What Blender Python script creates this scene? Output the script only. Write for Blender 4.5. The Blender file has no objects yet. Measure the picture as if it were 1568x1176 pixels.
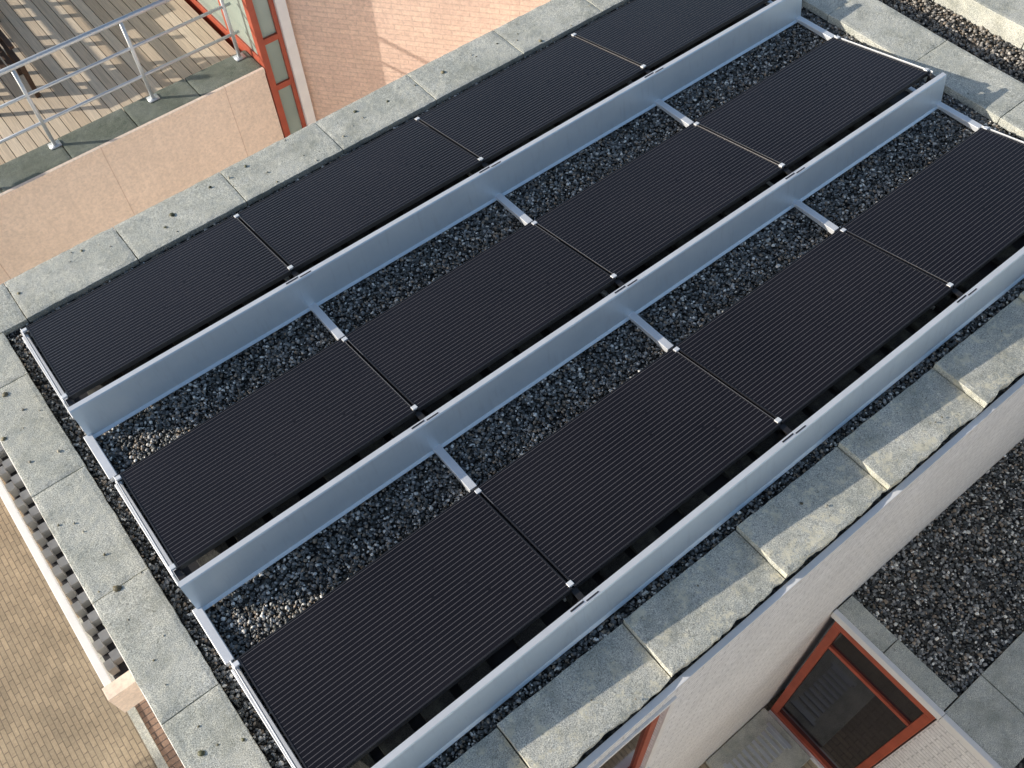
import bpy, bmesh, math, random
import numpy as np
from mathutils import Vector, Matrix, noise
random.seed(7); rng=np.random.default_rng(7)
S=bpy.context.scene
COL=S.collection

# ---------------------------------------------------------------- helpers
def link(o,parent=None):
    COL.objects.link(o)
    if parent: o.parent=parent
    return o
def empty(name):
    o=bpy.data.objects.new(name,None); o.empty_display_size=.2; return link(o)
class MB:
    def __init__(s): s.v=[];s.f=[]
    def box(s,x0,y0,z0,x1,y1,z1):
        b=len(s.v)
        s.v+=[(x0,y0,z0),(x1,y0,z0),(x1,y1,z0),(x0,y1,z0),(x0,y0,z1),(x1,y0,z1),(x1,y1,z1),(x0,y1,z1)]
        s.f+=[tuple(b+i for i in q) for q in ((0,3,2,1),(4,5,6,7),(0,1,5,4),(1,2,6,5),(2,3,7,6),(3,0,4,7))]
        return s
    def prism(s,prof,x0,x1):
        b=len(s.v);n=len(prof)
        s.v+=[(x0,y,z) for y,z in prof]+[(x1,y,z) for y,z in prof]
        for i in range(n):
            j=(i+1)%n; s.f.append((b+i,b+j,b+n+j,b+n+i))
        s.f.append(tuple(b+i for i in range(n))[::-1]); s.f.append(tuple(b+n+i for i in range(n)))
        return s
    def vprism(s,poly,z0,z1):
        b=len(s.v);n=len(poly)
        s.v+=[(x,y,z0) for x,y in poly]+[(x,y,z1) for x,y in poly]
        for i in range(n):
            j=(i+1)%n; s.f.append((b+i,b+j,b+n+j,b+n+i))
        s.f.append(tuple(b+i for i in range(n))[::-1]); s.f.append(tuple(b+n+i for i in range(n)))
        return s
    def tube(s,p0,p1,r0,r1=None,n=10):
        r1=r0 if r1 is None else r1
        p0=Vector(p0);p1=Vector(p1);d=(p1-p0).normalized()
        a=d.orthogonal().normalized();c=d.cross(a);b=len(s.v)
        for p,r in((p0,r0),(p1,r1)):
            for i in range(n):
                t=2*math.pi*i/n; s.v.append(tuple(p+r*(math.cos(t)*a+math.sin(t)*c)))
        for i in range(n):
            j=(i+1)%n; s.f.append((b+i,b+j,b+n+j,b+n+i))
        s.f.append(tuple(b+i for i in range(n))[::-1]); s.f.append(tuple(b+n+i for i in range(n)))
        return s
    def obj(s,name,mat,parent=None,bevel=0,smooth=False):
        me=bpy.data.meshes.new(name); me.from_pydata(s.v,[],s.f); me.update()
        bm=bmesh.new(); bm.from_mesh(me); bmesh.ops.recalc_face_normals(bm,faces=bm.faces); bm.to_mesh(me); bm.free()
        if smooth:
            for p in me.polygons: p.use_smooth=True
        me.materials.append(mat)
        o=link(bpy.data.objects.new(name,me),parent)
        if bevel:
            m=o.modifiers.new('Bevel','BEVEL'); m.width=bevel; m.segments=2; m.limit_method='ANGLE'
        return o

class NT:
    def __init__(s,name):
        s.m=bpy.data.materials.new(name); s.m.use_nodes=True; s.t=s.m.node_tree; s.n=s.t.nodes
        s.b=s.n['Principled BSDF']
    def add(s,typ,ins=None,**kw):
        n=s.n.new(typ)
        for k,v in kw.items(): setattr(n,k,v)
        for k,v in (ins or {}).items(): s.set(n.inputs[k],v)
        return n
    def set(s,sock,v):
        if isinstance(v,bpy.types.NodeSocket): s.t.links.new(v,sock)
        else: sock.default_value=v
    def pos(s): return s.add('ShaderNodeNewGeometry').outputs['Position']
    def objc(s): return s.add('ShaderNodeTexCoord').outputs['Object']
    def noise(s,vec,scale,detail=4,rough=.6): return s.add('ShaderNodeTexNoise',{'Vector':vec,'Scale':scale,'Detail':detail,'Roughness':rough}).outputs['Fac']
    def ramp(s,fac,stops):
        n=s.add('ShaderNodeValToRGB',{'Fac':fac}); r=n.color_ramp
        while len(r.elements)<len(stops): r.elements.new(.5)
        for e,(p,c) in zip(r.elements,stops):
            e.position=p; e.color=(c if len(c)==4 else (*c,1)) if hasattr(c,'__len__') else (c,c,c,1)
        return n.outputs['Color']
    def mix(s,fac,a,b,mode='MIX'):
        n=s.n.new('ShaderNodeMix'); n.data_type='RGBA'; n.blend_type=mode
        s.set(n.inputs[0],fac)
        for i,v in ((6,a),(7,b)):
            if not isinstance(v,bpy.types.NodeSocket) and len(v)==3: v=(*v,1)
            s.set(n.inputs[i],v)
        return n.outputs[2]
    def math(s,op,a,b=0.,c=None):
        n=s.n.new('ShaderNodeMath'); n.operation=op; s.set(n.inputs[0],a); s.set(n.inputs[1],b)
        if c is not None: s.set(n.inputs[2],c)
        return n.outputs[0]
    def sep(s,v): return s.add('ShaderNodeSeparateXYZ',{0:v}).outputs
    def comb(s,x,y,z=0.): return s.add('ShaderNodeCombineXYZ',{0:x,1:y,2:z}).outputs[0]
    def bump(s,h,strength,dist):
        n=s.add('ShaderNodeBump',{'Height':h,'Strength':strength,'Distance':dist})
        s.set(s.b.inputs['Normal'],n.outputs[0])
    def done(s,color=None,rough=None,metal=None,spec=None):
        if color is not None: s.set(s.b.inputs['Base Color'],color if isinstance(color,bpy.types.NodeSocket) else (*color,1))
        if rough is not None: s.set(s.b.inputs['Roughness'],rough)
        if metal is not None: s.set(s.b.inputs['Metallic'],metal)
        if spec is not None: s.set(s.b.inputs['Specular IOR Level'],spec)
        return s.m

# ---------------------------------------------------------------- materials
def m_concrete(name,base,stain,lichen=0.0):
    t=NT(name); p=t.pos()
    sp=t.noise(p,150,2,.8); md=t.noise(p,14,4,.65); lg=t.noise(p,2.3,4,.65)
    c=t.mix(t.ramp(lg,[(.38,0),(.62,1)]),stain,base)
    c=t.mix(t.ramp(md,[(.3,0),(.7,1)]),c,t.mix(.5,c,(base[0]*1.3,base[1]*1.25,base[2]*1.12)))
    c=t.mix(1.,c,t.ramp(sp,[(.32,.40),(.5,1.),(.66,1.55)]),'MULTIPLY')
    if lichen:
        ln=t.noise(p,8,6,.78)
        c=t.mix(t.math('MULTIPLY',t.ramp(ln,[(.52,0),(.60,1)]),lichen),c,(.80,.74,.56))
    ds=t.noise(p,30,4,.75)
    c=t.mix(t.math('MULTIPLY',t.ramp(ds,[(.60,0),(.70,1)]),.6),c,(.10,.10,.07))
    rs=t.noise(p,4.2,6,.75)
    c=t.mix(t.math('MULTIPLY',t.ramp(rs,[(.48,0),(.66,1)]),.42),c,(.19,.20,.16))
    t.bump(t.math('ADD',t.math('MULTIPLY',sp,.5),md),.6,.006)
    return t.done(c,.9,0,.25)
M_COP=m_concrete('coping_concrete',(.575,.575,.52),(.42,.435,.395))
M_COPB=m_concrete('coping_concrete_lichen',(.585,.575,.51),(.41,.42,.38),.85)
M_COPD=m_concrete('shaded_ledge_concrete',(.22,.24,.21),(.12,.14,.11))  # grey-green ledge concrete, the rail's shade darkened into its colour
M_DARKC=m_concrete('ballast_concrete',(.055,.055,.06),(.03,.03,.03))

def m_metal(name,col,rough=.4,metal=.7,amt=.12):
    t=NT(name); p=t.pos(); n=t.noise(p,5,3); n2=t.noise(p,60,2)
    c=t.mix(t.ramp(n,[(.3,0),(.7,1)]),tuple(x*(1-amt) for x in col),col)
    r=t.math('ADD',t.math('MULTIPLY',n2,.2),rough-.1)
    return t.done(c,r,metal)
def m_defl():
    t=NT('galvanised_sheet'); p=t.pos(); s=t.sep(p)
    n=t.noise(t.comb(t.math('MULTIPLY',s[0],.7),s[1],s[2]),6,4); n2=t.noise(p,70,2)
    sm=t.noise(t.comb(t.math('MULTIPLY',s[0],9.),s[1],t.math('MULTIPLY',s[2],1.5)),3,3)
    c=t.mix(n,(.61,.73,.83),(.76,.87,.95))
    c=t.mix(t.ramp(sm,[(.55,0),(.75,.3)]),c,(.52,.60,.67))
    return t.done(c,t.math('ADD',t.math('MULTIPLY',n2,.15),.30),.35,.5)
M_DEFL=m_defl()
M_ALU=m_metal('bright_aluminium',(.90,.91,.92),.33,.35)
M_STEEL=m_metal('galvanised_tube',(.66,.69,.71),.42,.5)
M_FRAME=m_metal('black_anodised_frame',(.028,.028,.033),.38,.3)
M_FRAMEE=m_metal('seam_profile',(.05,.047,.047),.4,.5)
M_EDGEHL=m_metal('seam_edge_highlight',(.34,.32,.31),.4,.5)
M_WHITE=m_metal('white_painted_trim',(.86,.85,.83),.6,0,.08)
M_RED=m_metal('red_painted_frame',(.46,.095,.05),.5,0,.25)
M_BLACK=m_metal('dark_slot',(.02,.02,.025),.6,0)
M_GREYB=m_metal('grey_block',(.42,.42,.41),.7,0,.3)

def m_panel():
    t=NT('solar_glass'); o=t.objc(); x,y,z=t.sep(o)
    fy=t.math('FRACT',t.math('DIVIDE',y,.0312))
    d=t.math('ABSOLUTE',t.math('SUBTRACT',fy,.5))
    line=t.ramp(d,[(0.0,1),(.035,1),(.075,0)])
    v=t.add('ShaderNodeTexVoronoi',{'Vector':t.comb(t.math('MULTIPLY',x,6.),t.math('MULTIPLY',y,32.)),'Scale':1.}).outputs['Distance']
    dot=t.ramp(v,[(0.,1),(.05,1),(.09,0)])
    n=t.noise(t.pos(),1.2,2); n2=t.noise(t.pos(),25,3)
    base=t.mix(t.ramp(n,[(.3,0),(.7,1)]),(.0080,.0076,.0105),(.0125,.0116,.0150))
    lc=t.mix(n2,(.075,.071,.080),(.150,.143,.152))
    c=t.mix(line,base,lc)
    c=t.mix(t.math('MULTIPLY',dot,.8),c,(.003,.003,.005))
    dust=t.ramp(t.noise(t.pos(),230,2,.8),[(.70,0),(.78,1)])
    c=t.mix(t.math('MULTIPLY',dust,.10),c,(.3,.28,.25))
    t.set(t.b.inputs['Roughness'],t.math('ADD',.12,t.math('MULTIPLY',n2,.12)))
    return t.done(c,None,0,.22)
M_PANEL=m_panel()

def m_gravelbase():
    t=NT('gravel_bed'); p=t.pos()
    v=t.add('ShaderNodeTexVoronoi',{'Vector':p,'Scale':42.})
    c=t.ramp(t.sep(v.outputs['Color'])[0],[(0,(.03,.03,.03)),(.5,(.10,.095,.08)),(1,(.24,.215,.18))])
    c=t.mix(1.,c,t.ramp(v.outputs['Distance'],[(0,1.),(.5,.6),(.8,.1)]),'MULTIPLY')
    t.bump(t.math('SUBTRACT',1.,v.outputs['Distance']),1.,.012)
    return t.done(c,.85,0,.3)
M_GBED=m_gravelbase()
def m_stone():
    t=NT('gravel_stone'); a=t.add('ShaderNodeAttribute',attribute_name='Col').outputs['Color']
    n=t.noise(t.pos(),120,2,.7)
    c=t.mix(1.,a,t.ramp(n,[(.3,.6),(.7,1.3)]),'MULTIPLY')
    return t.done(c,.5,0,.5)
M_STONE=m_stone()

def m_brick(name,axes,c1,c2,mort,bw,rh,ms,bumpd=.004,big=.25,rough=.85,streak=False,rot=None,rotw=None):
    t=NT(name); p=t.pos()
    if rotw is not None: p=t.add('ShaderNodeMapping',{'Vector':p,'Rotation':(0,0,rotw)}).outputs[0]
    s=t.sep(p)
    vec=t.comb(s[axes[0]],s[axes[1]])
    if rot: vec=t.add('ShaderNodeMapping',{'Vector':vec,'Rotation':(0,0,rot)}).outputs[0]
    b=t.add('ShaderNodeTexBrick',{'Vector':vec,'Color1':(*c1,1),'Color2':(*c2,1),'Mortar':(*mort,1),'Scale':1.,
        'Mortar Size':ms,'Mortar Smooth':.3,'Brick Width':bw,'Row Height':rh,'Bias':0.})
    n=t.noise(p,1.3,5,.65); n2=t.noise(p,35,3,.7)
    c=t.mix(1.,b.outputs['Color'],t.ramp(n,[(.25,1-big),(.75,1+big*.5)]),'MULTIPLY')
    c=t.mix(1.,c,t.ramp(n2,[(.3,.84),(.7,1.12)]),'MULTIPLY')
    if streak:
        sv=t.comb(t.math('MULTIPLY',s[axes[0]],3.),t.math('MULTIPLY',s[axes[1]],.35))
        st=t.noise(sv,4,4,.7)
        c=t.mix(t.ramp(st,[(.5,0),(.75,.4)]),c,tuple(x*.75 for x in c1))
    h=t.math('ADD',t.math('MULTIPLY',b.outputs['Fac'],-1.),t.math('MULTIPLY',n2,.6))
    t.bump(h,.8,bumpd)
    return t.done(c,rough,0,.3)
M_WBRICK=m_brick('white_painted_brick',(0,2),(.93,.93,.93),(.86,.86,.86),(.66,.66,.67),.21,.065,.006,.010,.10,streak=True)
M_WBRICKX=m_brick('white_painted_brick_side',(1,2),(.92,.91,.90),(.84,.83,.83),(.64,.64,.64),.21,.065,.006,.008,.10,streak=True)
PT=math.radians(50)
M_PINK=m_brick('pink_brick',(0,2),(.86,.63,.50),(.79,.57,.46),(.74,.55,.45),.21,.062,.006,.004,.12,streak=True,rotw=PT)
M_BEIGE=m_brick('beige_render',(0,2),(.93,.76,.62),(.91,.74,.60),(.70,.52,.41),1.45,3.,.005,.002,.10,streak=True)
M_CREAM=m_brick('pale_facade_brick',(0,2),(.80,.79,.76),(.75,.74,.71),(.6,.59,.57),.21,.062,.006,.004,.10)
M_PAVE=m_brick('brick_paving',(0,1),(.48,.385,.265),(.385,.315,.22),(.24,.195,.145),.20,.062,.006,.005,.35,rot=math.radians(90))
M_PAVER=m_brick('red_brick_paving',(0,1),(.42,.28,.20),(.35,.23,.165),(.2,.15,.12),.21,.08,.008,.006,.3)
def m_deck():
    t=NT('deck_planks'); p=t.pos(); s=t.sep(p)
    fx=t.math('DIVIDE',s[0],.12); fr=t.math('FRACT',fx); fl=t.math('FLOOR',fx)
    rnd=t.add('ShaderNodeTexWhiteNoise',{'W':fl},noise_dimensions='1D').outputs[0]
    c=t.mix(rnd,(.60,.47,.33),(.78,.65,.49))
    gr=t.noise(t.comb(t.math('MULTIPLY',s[0],40.),s[1],rnd),3,4,.7)
    c=t.mix(1.,c,t.ramp(gr,[(.3,.7),(.7,1.15)]),'MULTIPLY')
    g=t.ramp(t.math('ABSOLUTE',t.math('SUBTRACT',fr,.5)),[(.455,0),(.485,1)])
    c=t.mix(g,c,(.10,.07,.05))
    t.bump(t.math('MULTIPLY',g,-1.),.8,.01)
    return t.done(c,.8,0,.3)
M_DECK=m_deck()
def m_wood(name,a,b):
    t=NT(name); p=t.pos(); n=t.noise(p,20,4)
    return t.done(t.mix(n,a,b),.7,0,.3)
M_WOODD=m_wood('dark_wood',(.05,.028,.018),(.12,.07,.045))
M_BARK=m_wood('bark',(.06,.05,.04),(.13,.11,.09))
def m_glass(name,c):
    t=NT(name); n=t.noise(t.pos(),1.2,2)
    return t.done(t.mix(n,c,tuple(x*1.8 for x in c)),.06,0,.6)
M_GLASS=m_glass('window_glass',(.012,.012,.016))
M_GLASSG=m_glass('reflecting_glass',(.22,.27,.24))

# ---------------------------------------------------------------- ground
GZ=-6.2
me=MB(); me.v=[(-300,-300,GZ),(300,-300,GZ),(300,300,GZ),(-300,300,GZ)]; me.f=[(0,1,2,3)]
me.obj('ground',M_PAVE)
me=MB(); me.box(-1.62,-9,GZ-.05,-.62,1.5,GZ+.004); me.obj('pavement',M_PAVER)
me=MB(); me.box(-1.72,-9,GZ-.05,-1.622,1.5,GZ+.03); me.obj('kerb',M_COP)

# ---------------------------------------------------------------- main building
bld=empty('flat_roof_building')
X0,X1,Y0,Y1=-.47,7.62,-4.76,.52
wx0,wx1,wz0,wz1=.80,1.84,-2.1,-.30
w=MB()
for a,b,c,d in ((X0,wx0,GZ,-.03),(wx1,X1,GZ,-.03),(wx0,wx1,GZ,wz0),(wx0,wx1,wz1,-.03)):
    w.box(a,Y0,c,b,Y0+.25,d)
w.obj('long_wall',M_WBRICK,bld)
w=MB(); w.box(X0,Y0+.252,GZ,X0+.25,Y1,-.03); w.box(X1-.25,Y0+.252,GZ,X1,Y1,-.03); w.obj('end_walls',M_WBRICKX,bld)
w=MB(); w.box(X0+.252,Y1-.25,GZ,X1-.252,Y1,-.03); w.obj('rear_wall',M_WBRICK,bld)
w=MB(); w.box(X0+.02,Y0+.02,-.12,X1-.02,Y1-.02,-.008); w.obj('roof_slab',M_GBED,bld)
FY=Y0+.0
w=MB(); w.box(wx0,FY+.02,wz0,wx0+.07,FY+.09,wz1); w.box(wx1-.07,FY+.02,wz0,wx1,FY+.09,wz1)
w.box(wx0+.07,FY+.02,wz1-.07,wx1-.07,FY+.09,wz1); w.box(wx0+.07,FY+.02,wz0,wx1-.07,FY+.09,wz0+.06)
w.box(wx0+.47,FY+.025,wz0+.06,wx0+.53,FY+.08,wz1-.07)
w.obj('window_frame',M_RED,bld,.004)
w=MB(); w.box(wx0+.05,FY+.045,wz0+.05,wx1-.05,FY+.05,wz1-.05); w.obj('window_pane',M_GLASS,bld)
w=MB(); w.box(wx0-.05,Y0-.05,wz0-.04,wx1+.05,Y0+.015,wz0-.002)
w.box(wx1+.002,Y0-.018,wz0,wx1+.05,Y0+.0,wz1+.05); w.box(wx0-.05,Y0-.018,wz0,wx0-.002,Y0,wz1+.05); w.box(wx0-.002,Y0-.018,wz1+.002,wx1+.002,Y0,wz1+.05)
w.obj('window_surround',M_WHITE,bld,.003)
w=MB(); w.box(X0-.035,Y0-.012,-.035,X1,Y0+.03,.004); w.box(X0-.06,Y0-.0,-.035,X0-.005,Y1+.02,.004); w.box(X0-.02,Y1+.005,-.03,X1,Y1+.055,.01)
w.obj('edge_trim',M_WHITE,bld,.003)

# ---- coping slabs
def slab(mb,x0,y0,x1,y1,z0,z1,tx=0.,ty=0.,rag=(0,0,0,0),step=.03):
    nx=max(2,int(abs(x1-x0)/step)); ny=max(2,int(abs(y1-y0)/step)); b=len(mb.v)
    seed=random.random()*50
    def P(i,j,z,inset):
        u=i/nx;v=j/ny
        x=x0+(x1-x0)*u; y=y0+(y1-y0)*v
        nn=lambda k:noise.noise(Vector((x*9+seed,y*9,k)))+.6*noise.noise(Vector((x*33+seed,y*33,k)))
        if i==0:x+=inset+rag[0]*nn(1)
        if i==nx:x-=inset-rag[1]*nn(2)
        if j==0:y+=inset+rag[2]*nn(3)
        if j==ny:y-=inset-rag[3]*nn(4)
        zz=z+tx*(u-.5)+ty*(v-.5)
        if inset: zz+=.0015*nn(5)
        return (x,y,zz)
    for j in range(ny+1):
        for i in range(nx+1):
            mb.v.append(P(i,j,z1-(.003 if i in(0,nx) or j in(0,ny) else 0),.002))
    for j in range(ny):
        for i in range(nx):
            a=b+j*(nx+1)+i; mb.f.append((a,a+1,a+nx+2,a+nx+1))
    ring=[(i,0) for i in range(nx)]+[(nx,j) for j in range(ny)]+[(i,ny) for i in range(nx,0,-1)]+[(0,j) for j in range(ny,0,-1)]
    c=len(mb.v); m=len(ring)
    for i,j in ring:
        vx=mb.v[b+j*(nx+1)+i]; ix=-.002 if i==0 else (.002 if i==nx else 0); iy=-.002 if j==0 else (.002 if j==ny else 0)
        mb.v.append((vx[0]+ix,vx[1]+iy,vx[2]-.006))
    for i,j in ring:
        vx=mb.v[b+j*(nx+1)+i]; mb.v.append((vx[0],vx[1],z0))
    for k in range(m):
        k2=(k+1)%m; i,j=ring[k]; i2,j2=ring[k2]
        ta=b+j*(nx+1)+i; tb=b+j2*(nx+1)+i2
        mb.f.append((ta,c+k,c+k2,tb)); mb.f.append((c+k,c+m+k,c+m+k2,c+k2))
CT=.06; G=.0026
top=MB()
xs=[-.52,.03,.92,1.86,2.77,3.72,4.68,5.62,6.56,7.08]
for a,b in zip(xs[:-1],xs[1:]):
    slab(top,a+G,.11,b-G,.555,.005,CT+random.uniform(-.002,.002),random.uniform(-.005,.005),random.uniform(-.004,.004),(.003,.003,.006,.006))
ys=[.105,-.36,-1.31,-2.23,-3.13,-4.06,-4.30]
for a,b in zip(ys[:-1],ys[1:]):
    slab(top,-.52,b+G,-.155,a-G,.005,CT+random.uniform(-.002,.002),random.uniform(-.004,.004),random.uniform(-.005,.005),(.006,.006,.003,.003))
top.obj('coping_slabs',M_COP,bld)
bot=MB()
xs=[-.52,.0,.93,1.86,2.795,3.73,4.70,5.66,6.6,7.08]
for a,b in zip(xs[:-1],xs[1:]):
    slab(bot,a+G,-4.715,b-G,-4.305,.005,CT,-.05,.004,(.003,.003,.018,.005))
bot.obj('long_coping_slabs',M_COPB,bld)
far=MB()
ys=[.56,-.40,-1.28,-2.2,-3.1,-4.0,-4.715]
for a,b in zip(ys[:-1],ys[1:]):
    slab(far,7.11,b+G,7.60,a-G,.005,CT+.02,.01,random.uniform(-.01,.01),(.004,.004,.002,.002))
far.obj('far_coping_slabs',M_COP,bld)

# adjoining roof beyond the far coping
nb=empty('adjoining_flat_roof_building')
w=MB(); w.box(7.63,-4.6,GZ,16,.55,-.16); w.obj('walls',M_WBRICK,nb)
w=MB(); w.box(7.64,-4.5,-.16,15.9,.5,-.10); w.obj('roof_bed',M_GBED,nb)
f2=MB()
for k in range(5): slab(f2,8.22,-4.5+k*.95+.004,8.62,-4.5+(k+1)*.95-.004,-.10,.10,.0,random.uniform(-.01,.01))
slab(f2,7.66,-.35,8.2,.5,-.10,.08,.0,.01)
for k in range(5): slab(f2,8.9,-4.5+k*.95+.004,9.3,-4.5+(k+1)*.95-.004,-.10,.22,.0,random.uniform(-.01,.01))
f2.obj('divider_coping',M_COP,nb)

# ---------------------------------------------------------------- side cornice gallery (left)
g=empty('side_gallery')
w=MB(); w.box(-.775,-2.46,-.53,-.725,4,-.48); w.obj('outer_beam',M_WHITE,g,.004)
w=MB(); w.box(-.724,-2.46,-.66,-.475,4,-.62); w.obj('trough',M_BLACK,g)
w=MB(); w.box(-.572,-2.46,-.619,-.545,4,-.50); w.obj('inner_beam',M_WHITE,g,.003)
w=MB(); y=-2.36; k=0
while y<4:
    w.box(-.722,y,-.615,-.672,y+.07,-.52); w.box(-.672+.001,y+.045,-.615,-.60,y+.115,-.535)
    y+=.165; k+=1
w.obj('grille_blocks',M_GREYB,g)
w=MB(); w.box(-.79,-2.56,-.75,-.475,-2.463,-.47); w.obj('end_block',M_BEIGE,g,.004)

# ---------------------------------------------------------------- solar array
PW,PL=1.70,.961; ANG=math.atan2(.1895,.942); PITCH=1.72; RP=1.544; LZ=.10
glass=MB(); glass.box(.009,-PL+.009,-.012,PW-.009,-.009,-.003)
frame=MB()
frame.box(0,-PL,-.035,.009,0,0).box(PW-.009,-PL,-.035,PW,0,0).box(.009,-PL,-.035,PW-.009,-PL+.009,0).box(.009,-.009,-.035,PW-.009,0,0)
back=MB(); back.box(.009,-PL+.009,-.020,PW-.009,-.009,-.014)
def shared(mb,name,mat,bevel=0):
    o=mb.obj(name,mat,None,bevel); me=o.data; bpy.data.objects.remove(o); return me
meG=shared(glass,'solar_glass',M_PANEL); meF=shared(frame,'panel_frame',M_FRAME); meB=shared(back,'panel_back',M_BLACK)
rot=Matrix.Rotation(-ANG,4,'X')
def on_slope(r,x,s,h):
    v=rot@Vector((x,-s,h)); return Vector((v.x,v.y-r*RP,v.z+LZ))
def sbox(mb,r,xa,xb,s0,s1,h0,h1):
    b=len(mb.v)
    for s in(s0,s1):
        for x,h in((xa,h0),(xb,h0),(xb,h1),(xa,h1)): mb.v.append(tuple(on_slope(r,x,s,h)))
    mb.f+=[(b,b+1,b+2,b+3),(b+4,b+7,b+6,b+5)]+[(b+i,b+4+i,b+4+(i+1)%4,b+(i+1)%4) for i in range(4)]
for r in range(3):
    for k in range(4):
        e=empty('solar_panel'); e.location=(k*PITCH,-r*RP,LZ+random.uniform(-.001,.001)); e.rotation_euler=(-ANG+random.uniform(-.004,.004),random.uniform(-.0015,.0015),0)
        for n,m in(('cells_glass',meG),('frame',meF),('back_sheet',meB)):
            link(bpy.data.objects.new(n,m),e)
    rk=MB(); cl=MB(); lp=MB()
    for k in range(5):
        xc=k*PITCH-.01
        if k==0: xc=-.022
        if k==4: xc=4*PITCH-.0
        if 0<k<4:
            sbox(rk,r,xc-.02,xc+.02,-.02,PL+.10,-.075,-.04)
            for q in(-.0118,.0118): sbox(lp,r,xc+q-.0013,xc+q+.0013,.04,PL-.05,-.004,.0008)  # light strips that paint the highlight along the frame edges
        for s in(.030,PL-.030):
            sbox(cl,r,xc-.019,xc+.019,s-.017,s+.017,-.01,.006)
    mt=empty('panel_mounting')
    rk.obj('slope_profiles',M_FRAMEE,mt); cl.obj('clamps',M_ALU,mt,.003)
    lp.obj('seam_highlights',M_EDGEHL,mt)
    for xa,xb in((-.044,-.036),(6.895,6.903)):
        sp=MB()
        P=[on_slope(r,0,-.02,-.005),on_slope(r,0,PL+.02,-.005),on_slope(r,0,PL+.02,-.06),on_slope(r,0,-.02,-.06)]
        sp.prism([(q.y,q.z) for q in P],xa,xb)
        sp.box(xa-.010,P[1].y-.08,.005,xa-.002,P[0].y+.03,.040)
        sp.obj('side_plate',M_ALU,mt,.002)
    for k in range(5):
        x=k*PITCH-.01+(-.035 if k==0 else (.03 if k==4 else 0))
        rl=MB(); hw=.029
        if r<2: rl.prism([(-r*RP-1.10,.028),(-r*RP-1.10,.058),(-(r+1)*RP+.02,.075),(-(r+1)*RP+.02,.028)],x-hw,x+hw)
        rl.box(x-hw*.8,-r*RP-.90,.004,x+hw*.8,-r*RP-.01,.04)
        rl.obj('base_rail',M_ALU,mt,.004)
    su=MB()
    for k in range(5):
        x=k*PITCH-.01
        su.box(x-.02,-r*RP-1.0,.04,x+.02,-r*RP-.96,.255); su.box(x-.02,-r*RP-1.03,.256,x+.02,-r*RP-.93,.268)
    su.obj('rear_supports',M_FRAMEE,mt)
    y0=-r*RP
    dfl=empty('wind_deflector')
    prof=[(y0-1.030,.286),(y0-1.032,.300),(y0-1.062,.301),(y0-1.070,.292),(y0-1.118,.045),(y0-1.135,.028),(y0-1.135,.024),(y0-1.115,.035),(y0-1.066,.286),(y0-1.058,.297),(y0-1.036,.296)]
    cuts=[-.045,1.70,3.42,5.14,6.93]
    sh=MB(); tf=MB()
    for i in range(4):
        o=.0012*(i%2)
        sh.prism([(a-o,b+o) for a,b in prof],cuts[i]-(.03 if i else 0),cuts[i+1])
        tf.box(cuts[i]+.001,y0-1.066,.3032,cuts[i+1]-.002,y0-1.030,.3042)  # bright strip over the lip, standing in for its sunlit highlight
    sh.obj('sheet',M_DEFL,dfl); tf.obj('top_lip_highlight',M_ALU,dfl)
    br=MB()
    for c in cuts[1:4]:
        br.box(c-.10,y0-1.050,.3048,c-.004,y0-1.040,.3065); br.box(c+.01,y0-1.058,.3048,c+.10,y0-1.050,.3065)
    br.obj('fixing_slots',M_BLACK,dfl)
    bl=MB(); x=.1
    bed=MB(); bed.box(.0,y0-1.10,-.004,6.9,y0-.70,.012); bed.obj('black_base_strip',M_BLACK,mt)  # thin black sheet under the ballast blocks
    while x<6.7:
        wd=.20; bl.box(x,-r*RP-1.03,.013,x+wd,-r*RP-.74,.06+.001*random.random()); x+=wd+random.choice([.06,.08,.2])
    bl.obj('ballast_blocks',M_DARKC,mt,.004)

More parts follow.
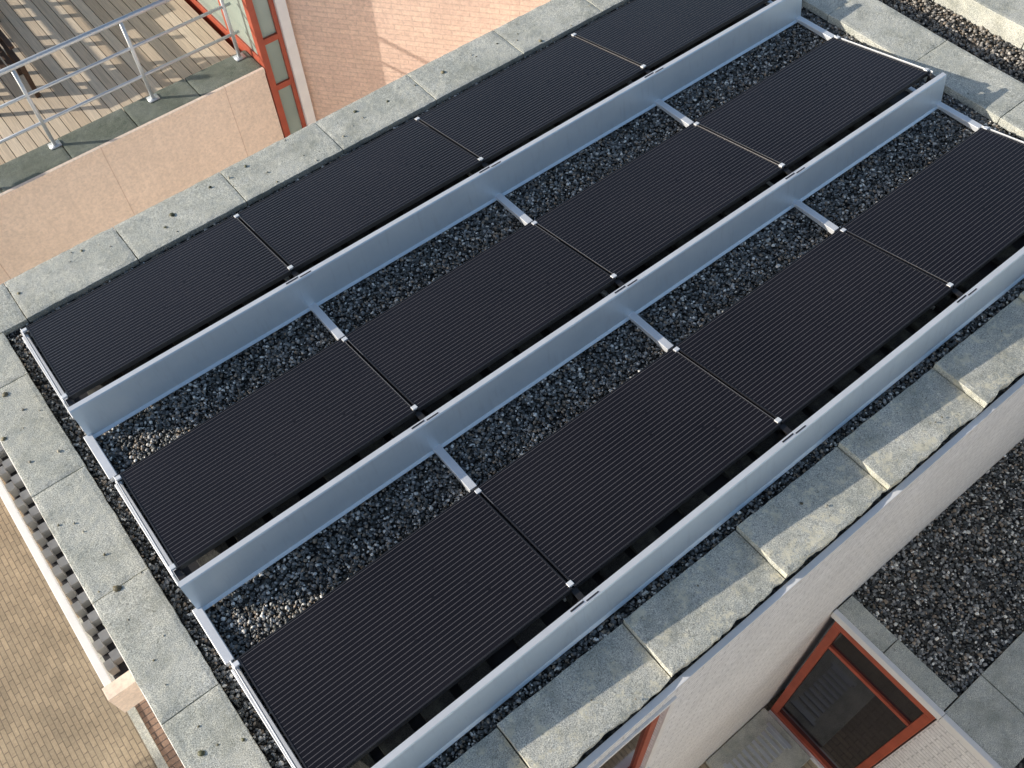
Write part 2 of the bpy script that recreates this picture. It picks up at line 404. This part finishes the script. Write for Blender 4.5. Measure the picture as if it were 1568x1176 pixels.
# ---------------------------------------------------------------- gravel (stones)
def ico():
    bm=bmesh.new(); bmesh.ops.create_icosphere(bm,subdivisions=1,radius=1)
    v=np.array([x.co[:] for x in bm.verts]); f=np.array([[l.index for l in x.verts] for x in bm.faces]); bm.free(); return v,f
IV,IF=ico()
def stones(name,rects,dens,r0,r1,zb,pal,layers=.012,bright=1.,flat=.8):
    V=[];C=[]
    for (xa,ya,xb,yb) in rects:
        n=int((xb-xa)*(yb-ya)*dens)
        if n<1: continue
        c=np.stack([rng.uniform(xa,xb,n),rng.uniform(ya,yb,n),np.zeros(n)],1)
        r=r0+(r1-r0)*rng.uniform(0,1,n)**1.6
        c[:,2]=zb+r*.35*flat/.8+rng.uniform(0,layers,n)
        q=rng.normal(size=(n,4)); q/=np.linalg.norm(q,axis=1)[:,None]
        w,x,y,z=q.T
        Rm=np.stack([1-2*(y*y+z*z),2*(x*y-z*w),2*(x*z+y*w),2*(x*y+z*w),1-2*(x*x+z*z),2*(y*z-x*w),2*(x*z-y*w),2*(y*z+x*w),1-2*(x*x+y*y)],1).reshape(n,3,3)
        sc=np.stack([np.ones(n),rng.uniform(.55,1,n),rng.uniform(.4,.8,n)],1)
        vv=IV[None]*(1+rng.uniform(-.22,.22,(n,len(IV),1)))*sc[:,None,:]*r[:,None,None]
        vv=np.einsum('nij,nvj->nvi',Rm,vv); vv[:,:,2]*=flat
        V.append(vv+c[:,None,:])
        idx=rng.choice(len(pal),n,p=[p[1] for p in pal]); col=np.array([p[0] for p in pal])[idx]*rng.uniform(.6,1.35,(n,1))*bright
        C.append(np.repeat(np.concatenate([col,np.ones((n,1))],1)[:,None,:],len(IV),1))
    V=np.concatenate(V);C=np.concatenate(C); n=len(V); nv=len(IV)
    F=(IF[None]+ (np.arange(n)*nv)[:,None,None]).reshape(-1,3)
    me=bpy.data.meshes.new(name); me.vertices.add(n*nv); me.vertices.foreach_set('co',V.reshape(-1))
    me.loops.add(F.size); me.loops.foreach_set('vertex_index',F.reshape(-1).astype(np.int32))
    me.polygons.add(len(F)); me.polygons.foreach_set('loop_start',np.arange(0,F.size,3,dtype=np.int32)); me.polygons.foreach_set('loop_total',np.full(len(F),3,dtype=np.int32))
    me.update(calc_edges=True)
    a=me.color_attributes.new('Col','FLOAT_COLOR','POINT'); a.data.foreach_set('color',C.reshape(-1))
    me.materials.append(M_STONE); me.validate()
    return link(bpy.data.objects.new(name,me))
PAL=[((.09,.095,.09),.30),((.20,.20,.19),.24),((.34,.33,.31),.14),((.31,.245,.18),.14),((.05,.05,.05),.08),((.74,.71,.64),.10)]
rects=[(-.15,-4.3,0.0,.11),(0,-.0,7.1,.11),(0,-4.3,7.1,-4.10)]
for r in range(2): rects.append((0.,-(r+1)*RP-.12,7.1,-r*RP-1.12))
rects+= [(6.92,-4.2,7.1,0)]
stones('roof_gravel',rects,5200,.006,.0185,-.004,PAL,.012,1.15)
stones('adjoining_roof_gravel',[(7.66,-4.4,8.21,-.36),(8.64,-4.4,8.9,.4)],1900,.010,.024,-.10,[((.34,.31,.27),.4),((.24,.19,.14),.3),((.10,.10,.10),.2),((.5,.46,.4),.1)])
stones('loose_pebbles',[(-.5,-4.6,-.16,.5),(-.5,.12,5,.54),(0,-4.7,6,-4.32)],9,.006,.015,CT,[((.35,.32,.25),.6),((.16,.14,.08),.4)],0)
stones('moss_tufts',[(-.5,-4.25,-.17,.1),(-.5,.13,6.5,.54)],7,.008,.030,CT+.001,[((.10,.10,.05),.5),((.22,.19,.11),.5)],0,1,.35)

# ---------------------------------------------------------------- lower building + bay window
LZR=-3.0; BX=4.34
lb=empty('lower_annex_building')
w=MB(); w.box(BX+.02,-9.,GZ,13,-5.97,LZR-.12); w.box(BX+.30,-5.968,GZ,13,Y0-.002,LZR-.12)
w.obj('walls',M_WBRICKX,lb)
w=MB(); w.box(BX+.05,-8.95,LZR-.12,12.9,Y0-.003,LZR-.04); w.obj('roof_bed',M_GBED,lb)
lc=MB()
y=Y0-.01
for yb in(-5.30,-5.95): slab(lc,BX+.015,yb+.004,BX+.22,y-.004,LZR-.06,LZR+.0,0,.004); y=yb
slab(lc,BX+.015,-6.60,BX+.22+.3,-5.958,LZR-.06,LZR+.0,0,.004)
x=BX+.53
while x<12: slab(lc,x,-6.60,x+.93,-5.958,LZR-.06,LZR,.004,.004); x+=.938
lc.obj('coping',M_COP,lb)
w=MB(); w.box(BX-.04,-5.97,LZR-.10,BX+.012,Y0-.01,LZR+.006); w.box(BX-.04,-9.0,LZR-.10,BX+.012,-5.973,LZR+.006); w.obj('white_fascia',M_WHITE,lb,.004)
ya,yb=-5.95,-4.83; zt,zb=LZR-.10,GZ+.02
w=MB(); T=.085
w.box(BX-.03,ya,zt-.12,BX+.05,yb,zt-.001); w.box(BX-.03,ya,zb,BX+.05,yb,zb+.10)
w.box(BX-.03,ya,zb+.10,BX+.05,ya+T,zt-.12); w.box(BX-.03,yb-T,zb+.10,BX+.05,yb,zt-.12)
w.box(BX-.012,ya+T,zt-.62,BX+.04,yb-T,zt-.56)
w.obj('bay_window_frame',M_RED,lb,.005)
w=MB(); w.box(BX+.015,ya+T,zb+.1,BX+.022,yb-T,zt-.12); w.obj('bay_window_pane',M_GLASS,lb)
w=MB(); w.box(BX-.07,ya-.02,zb-.06,BX-.032,yb,zb+.04); w.obj('bay_sill',M_WHITE,lb,.004)
stones('annex_roof_gravel',[(BX+.22,-5.95,9.0,Y0-.0)],2500,.008,.025,LZR-.045,PAL,.016,1.35)
ds=empty('entrance_step')
w=MB(); w.box(3.3,-5.5,GZ,4.26,Y0-.01,GZ+.10); w.obj('step_slab',M_COP,ds,.01)
w=MB()
for k in range(9): w.box(3.45+k*.08,-5.25,GZ+.101,3.49+k*.08,-4.95,GZ+.115)
w.box(3.41,-5.28,GZ+.101,3.45,-4.92,GZ+.12); w.box(4.13,-5.28,GZ+.101,4.17,-4.92,GZ+.12)
w.obj('boot_grate',M_STEEL,ds)

# ---------------------------------------------------------------- unseen houses, added to bounce fill light onto the long wall
sh=empty('bounce_fill_townhouses')
FYY=-13.5
w=MB(); w.box(-22,-22,GZ,30,FYY,3.2); w.obj('walls',M_CREAM,sh)
w=MB(); w.box(-22.2,-22.2,3.2,30.2,FYY+.15,3.4); w.obj('eaves',M_WHITE,sh)
fr=MB(); gl=MB(); x=-20.5
while x<28.5:
    for z in(-5.2,-2.1,1.0):
        fr.box(x,FYY+.002,z,x+1.3,FYY+.05,z+1.5); gl.box(x+.08,FYY+.051,z+.08,x+.62,FYY+.06,z+1.42); gl.box(x+.68,FYY+.051,z+.08,x+1.22,FYY+.06,z+1.42)
    x+=3.1
fr.obj('window_frames',M_WHITE,sh); gl.obj('window_panes',M_GLASS,sh)

# ---------------------------------------------------------------- terrace building (upper left)
TZ=-1.2; TY=3.1
tb=empty('terrace_building')
w=MB(); w.box(-.3,TY,GZ,3.39,TY+.3,TZ-.06); w.obj('beige_front_wall',M_BEIGE,tb)
w=MB(); w.box(-.3,TY+.302,GZ,3.33,9.5,TZ-.14); w.obj('beige_body',M_BEIGE,tb)
w=MB(); w.box(-.32,TY-.02,TZ-.06,3.39,TY+.02,TZ+.004); w.obj('edge_strip',M_BEIGE,tb,.003)
w=MB()
for k in range(5): slab(w,-.32+k*.74,TY+.022,.41+k*.74 if k<4 else 3.39,TY+.42,TZ-.058,TZ,0,.002)
w.obj('parapet_capping',M_COPD,tb)
w=MB(); w.box(-.3,TY+.425,TZ-.13,3.33,9.4,TZ-.06); w.obj('wooden_deck',M_DECK,tb)
gx0,gx1=3.40,3.70
w=MB(); w.box(gx0,TY-.02,GZ,gx0+.075,TY+.08,.05); w.box(gx1-.05,TY-.01,GZ,gx1,TY+.06,.05)
for z in(-.15,-.95,-1.55,-2.7): w.box(gx0+.075,TY-.01,z,gx1-.05,TY+.06,z+.07)
w.box(gx0,TY+.082,GZ,gx0+.06,9.4,TZ)
for yy in(TY+.75,TY+1.6,TY+2.5,TY+3.4,TY+4.3): w.box(gx0,yy,TZ,gx0+.06,yy+.07,.05)
w.box(gx0,TY+.082,-.0,gx0+.06,9.4,.05); w.box(gx0,TY+.082,TZ+.002,gx0+.06,TY+.75,TZ+.08)
w.obj('red_frames',M_RED,tb,.004)
w=MB(); w.box(gx0+.07,TY+.02,GZ,gx1-.04,TY+.03,.05); w.box(gx0+.02,TY+.09,TZ,gx0+.03,9.4,.0); w.obj('glazing',M_GLASSG,tb)
w=MB(); w.box(gx1+.002,TY-.05,GZ,gx1+.12,TY+.08,.1); w.obj('white_column',M_WHITE,tb,.005)
cxp,cyp=gx1+.122,TY+.05; ex=cxp+(cyp-.62)/math.tan(PT)
w=MB(); w.vprism([(cxp,cyp),(ex,.62),(15,.62),(15,9.4),(cxp,9.4)],GZ,-.06); w.obj('pink_brick_wing',M_PINK,tb)

# railing
rl=MB(); RY=TY+.33; rt=TZ+.96
for x in(.05,1.10,2.22,3.28):
    rl.tube((x,RY,TZ),(x,RY,rt),.021); rl.box(x-.06,RY-.05,TZ+.001,x+.06,RY+.05,TZ+.012)
for z,r in((rt,.026),(TZ+.64,.017),(TZ+.30,.017)): rl.tube((-.28,RY,z),(3.36,RY,z),r)
rl.obj('terrace_railing',M_STEEL,None,0,True)
D=TZ-.06
ch=MB(); cx0,cy0=.78,4.35
for i in range(7): ch.box(cx0+i*.078,cy0,D+.42,cx0+i*.078+.06,cy0+.55,D+.445)
for a in(0,.48):
    for b in(0,.5): ch.box(cx0+a,cy0+b,D,cx0+a+.05,cy0+b+.05,D+.42)
for a in(0,.48): ch.box(cx0+a,cy0+.5,D+.445,cx0+a+.05,cy0+.55,D+.95); ch.box(cx0+a,cy0,D+.62,cx0+a+.05,cy0+.5,D+.65)
for i in range(5): ch.box(cx0+.05,cy0+.51,D+.5+i*.09,cx0+.48,cy0+.535,D+.56+i*.09)
ch.obj('wooden_garden_chair',M_WOODD,None,.004)
sc=MB()  # out-of-view screen, added to throw slat shadows across the deck
for yy in(5.0,6.0,7.0,8.0): sc.box(.3,yy,D,.36,yy+.06,D+1.15)
for i in range(6): sc.box(.31,5.0,D+.15+i*.17,.33,8.06,D+.25+i*.17)
sc.obj('shadow_slat_screen',M_WOODD,None,.003)
tbm=MB(); tx,ty=.7,5.9
for i in range(8): tbm.box(tx+i*.10,ty,D+.70,tx+i*.10+.085,ty+1.3,D+.73)
for a in(.02,.72):
    for b in(.05,1.18): tbm.box(tx+a,ty+b,D,tx+a+.06,ty+b+.06,D+.70)
tbm.obj('wooden_garden_table',M_WOODD,None,.004)

# ---------------------------------------------------------------- bare tree (its branch shadows fall on the paving)
tr=MB()
def branch(p,d,L,r,dep):
    n=3; q=p
    for i in range(n):
        d=(d+Vector((random.uniform(-.18,.18),random.uniform(-.18,.18),random.uniform(-.05,.12)))).normalized()
        e=q+d*(L/n); tr.tube(q,e,r*(1-.25*i/n),r*(1-.25*(i+1)/n),7 if dep<2 else 4); q=e
        if dep<5 and (i>0 or dep>0):
            for _ in range(2 if dep<5 else 1):
                ax=Vector((random.uniform(-1,1),random.uniform(-1,1),random.uniform(-.1,.6))).normalized()
                branch(q,(d*.7+ax*.75).normalized(),L*random.uniform(.55,.75),max(.010,r*.6),dep+1)
branch(Vector((-6.0,1.75,GZ)),Vector((0,0,1)),1.5,.12,0)
tr.obj('bare_tree',M_BARK)

# ---------------------------------------------------------------- light
az_to=Vector((-.835,.55,0)).normalized(); EL=math.radians(19.8)
sd=(az_to*math.cos(EL)+Vector((0,0,math.sin(EL))))
L=bpy.data.lights.new('sun','SUN'); L.energy=5.; L.angle=math.radians(.5); L.color=(1,.93,.83)
lo=link(bpy.data.objects.new('sun',L)); lo.rotation_euler=sd.to_track_quat('Z','Y').to_euler(); lo.location=(-20,15,15)
W=bpy.data.worlds.new('World'); S.world=W; W.use_nodes=True; nt=W.node_tree
sky=nt.nodes.new('ShaderNodeTexSky'); sky.sky_type='NISHITA'; sky.sun_disc=False; sky.sun_elevation=EL
sky.sun_rotation=math.atan2(sd.x,sd.y); sky.dust_density=1.3; sky.air_density=1.0
bg=nt.nodes['Background']; bg.inputs[1].default_value=.15; nt.links.new(sky.outputs[0],bg.inputs[0])

# ---------------------------------------------------------------- camera
cam=bpy.data.cameras.new('camera'); co=link(bpy.data.objects.new('camera',cam)); S.camera=co
cam.sensor_width=36; cam.lens=1443.7687/1568*36; cam.clip_start=.05; cam.clip_end=1000
w=np.array([2.419541919988152,-0.8572831495171641,0.2218971415846709]); th=np.linalg.norm(w); k=w/th
K=np.array([[0,-k[2],k[1]],[k[2],0,-k[0]],[-k[1],k[0],0]]); R=np.eye(3)+np.sin(th)*K+(1-np.cos(th))*K@K
M=Matrix.Identity(4)
for i in range(3):
    M[i][0]=R[0][i]; M[i][1]=-R[1][i]; M[i][2]=-R[2][i]
M[0][3],M[1][3],M[2][3]=0.29438,-5.48497,5.39684
co.matrix_world=M
S.view_settings.view_transform='Standard'; S.view_settings.look='None'; S.view_settings.exposure=0
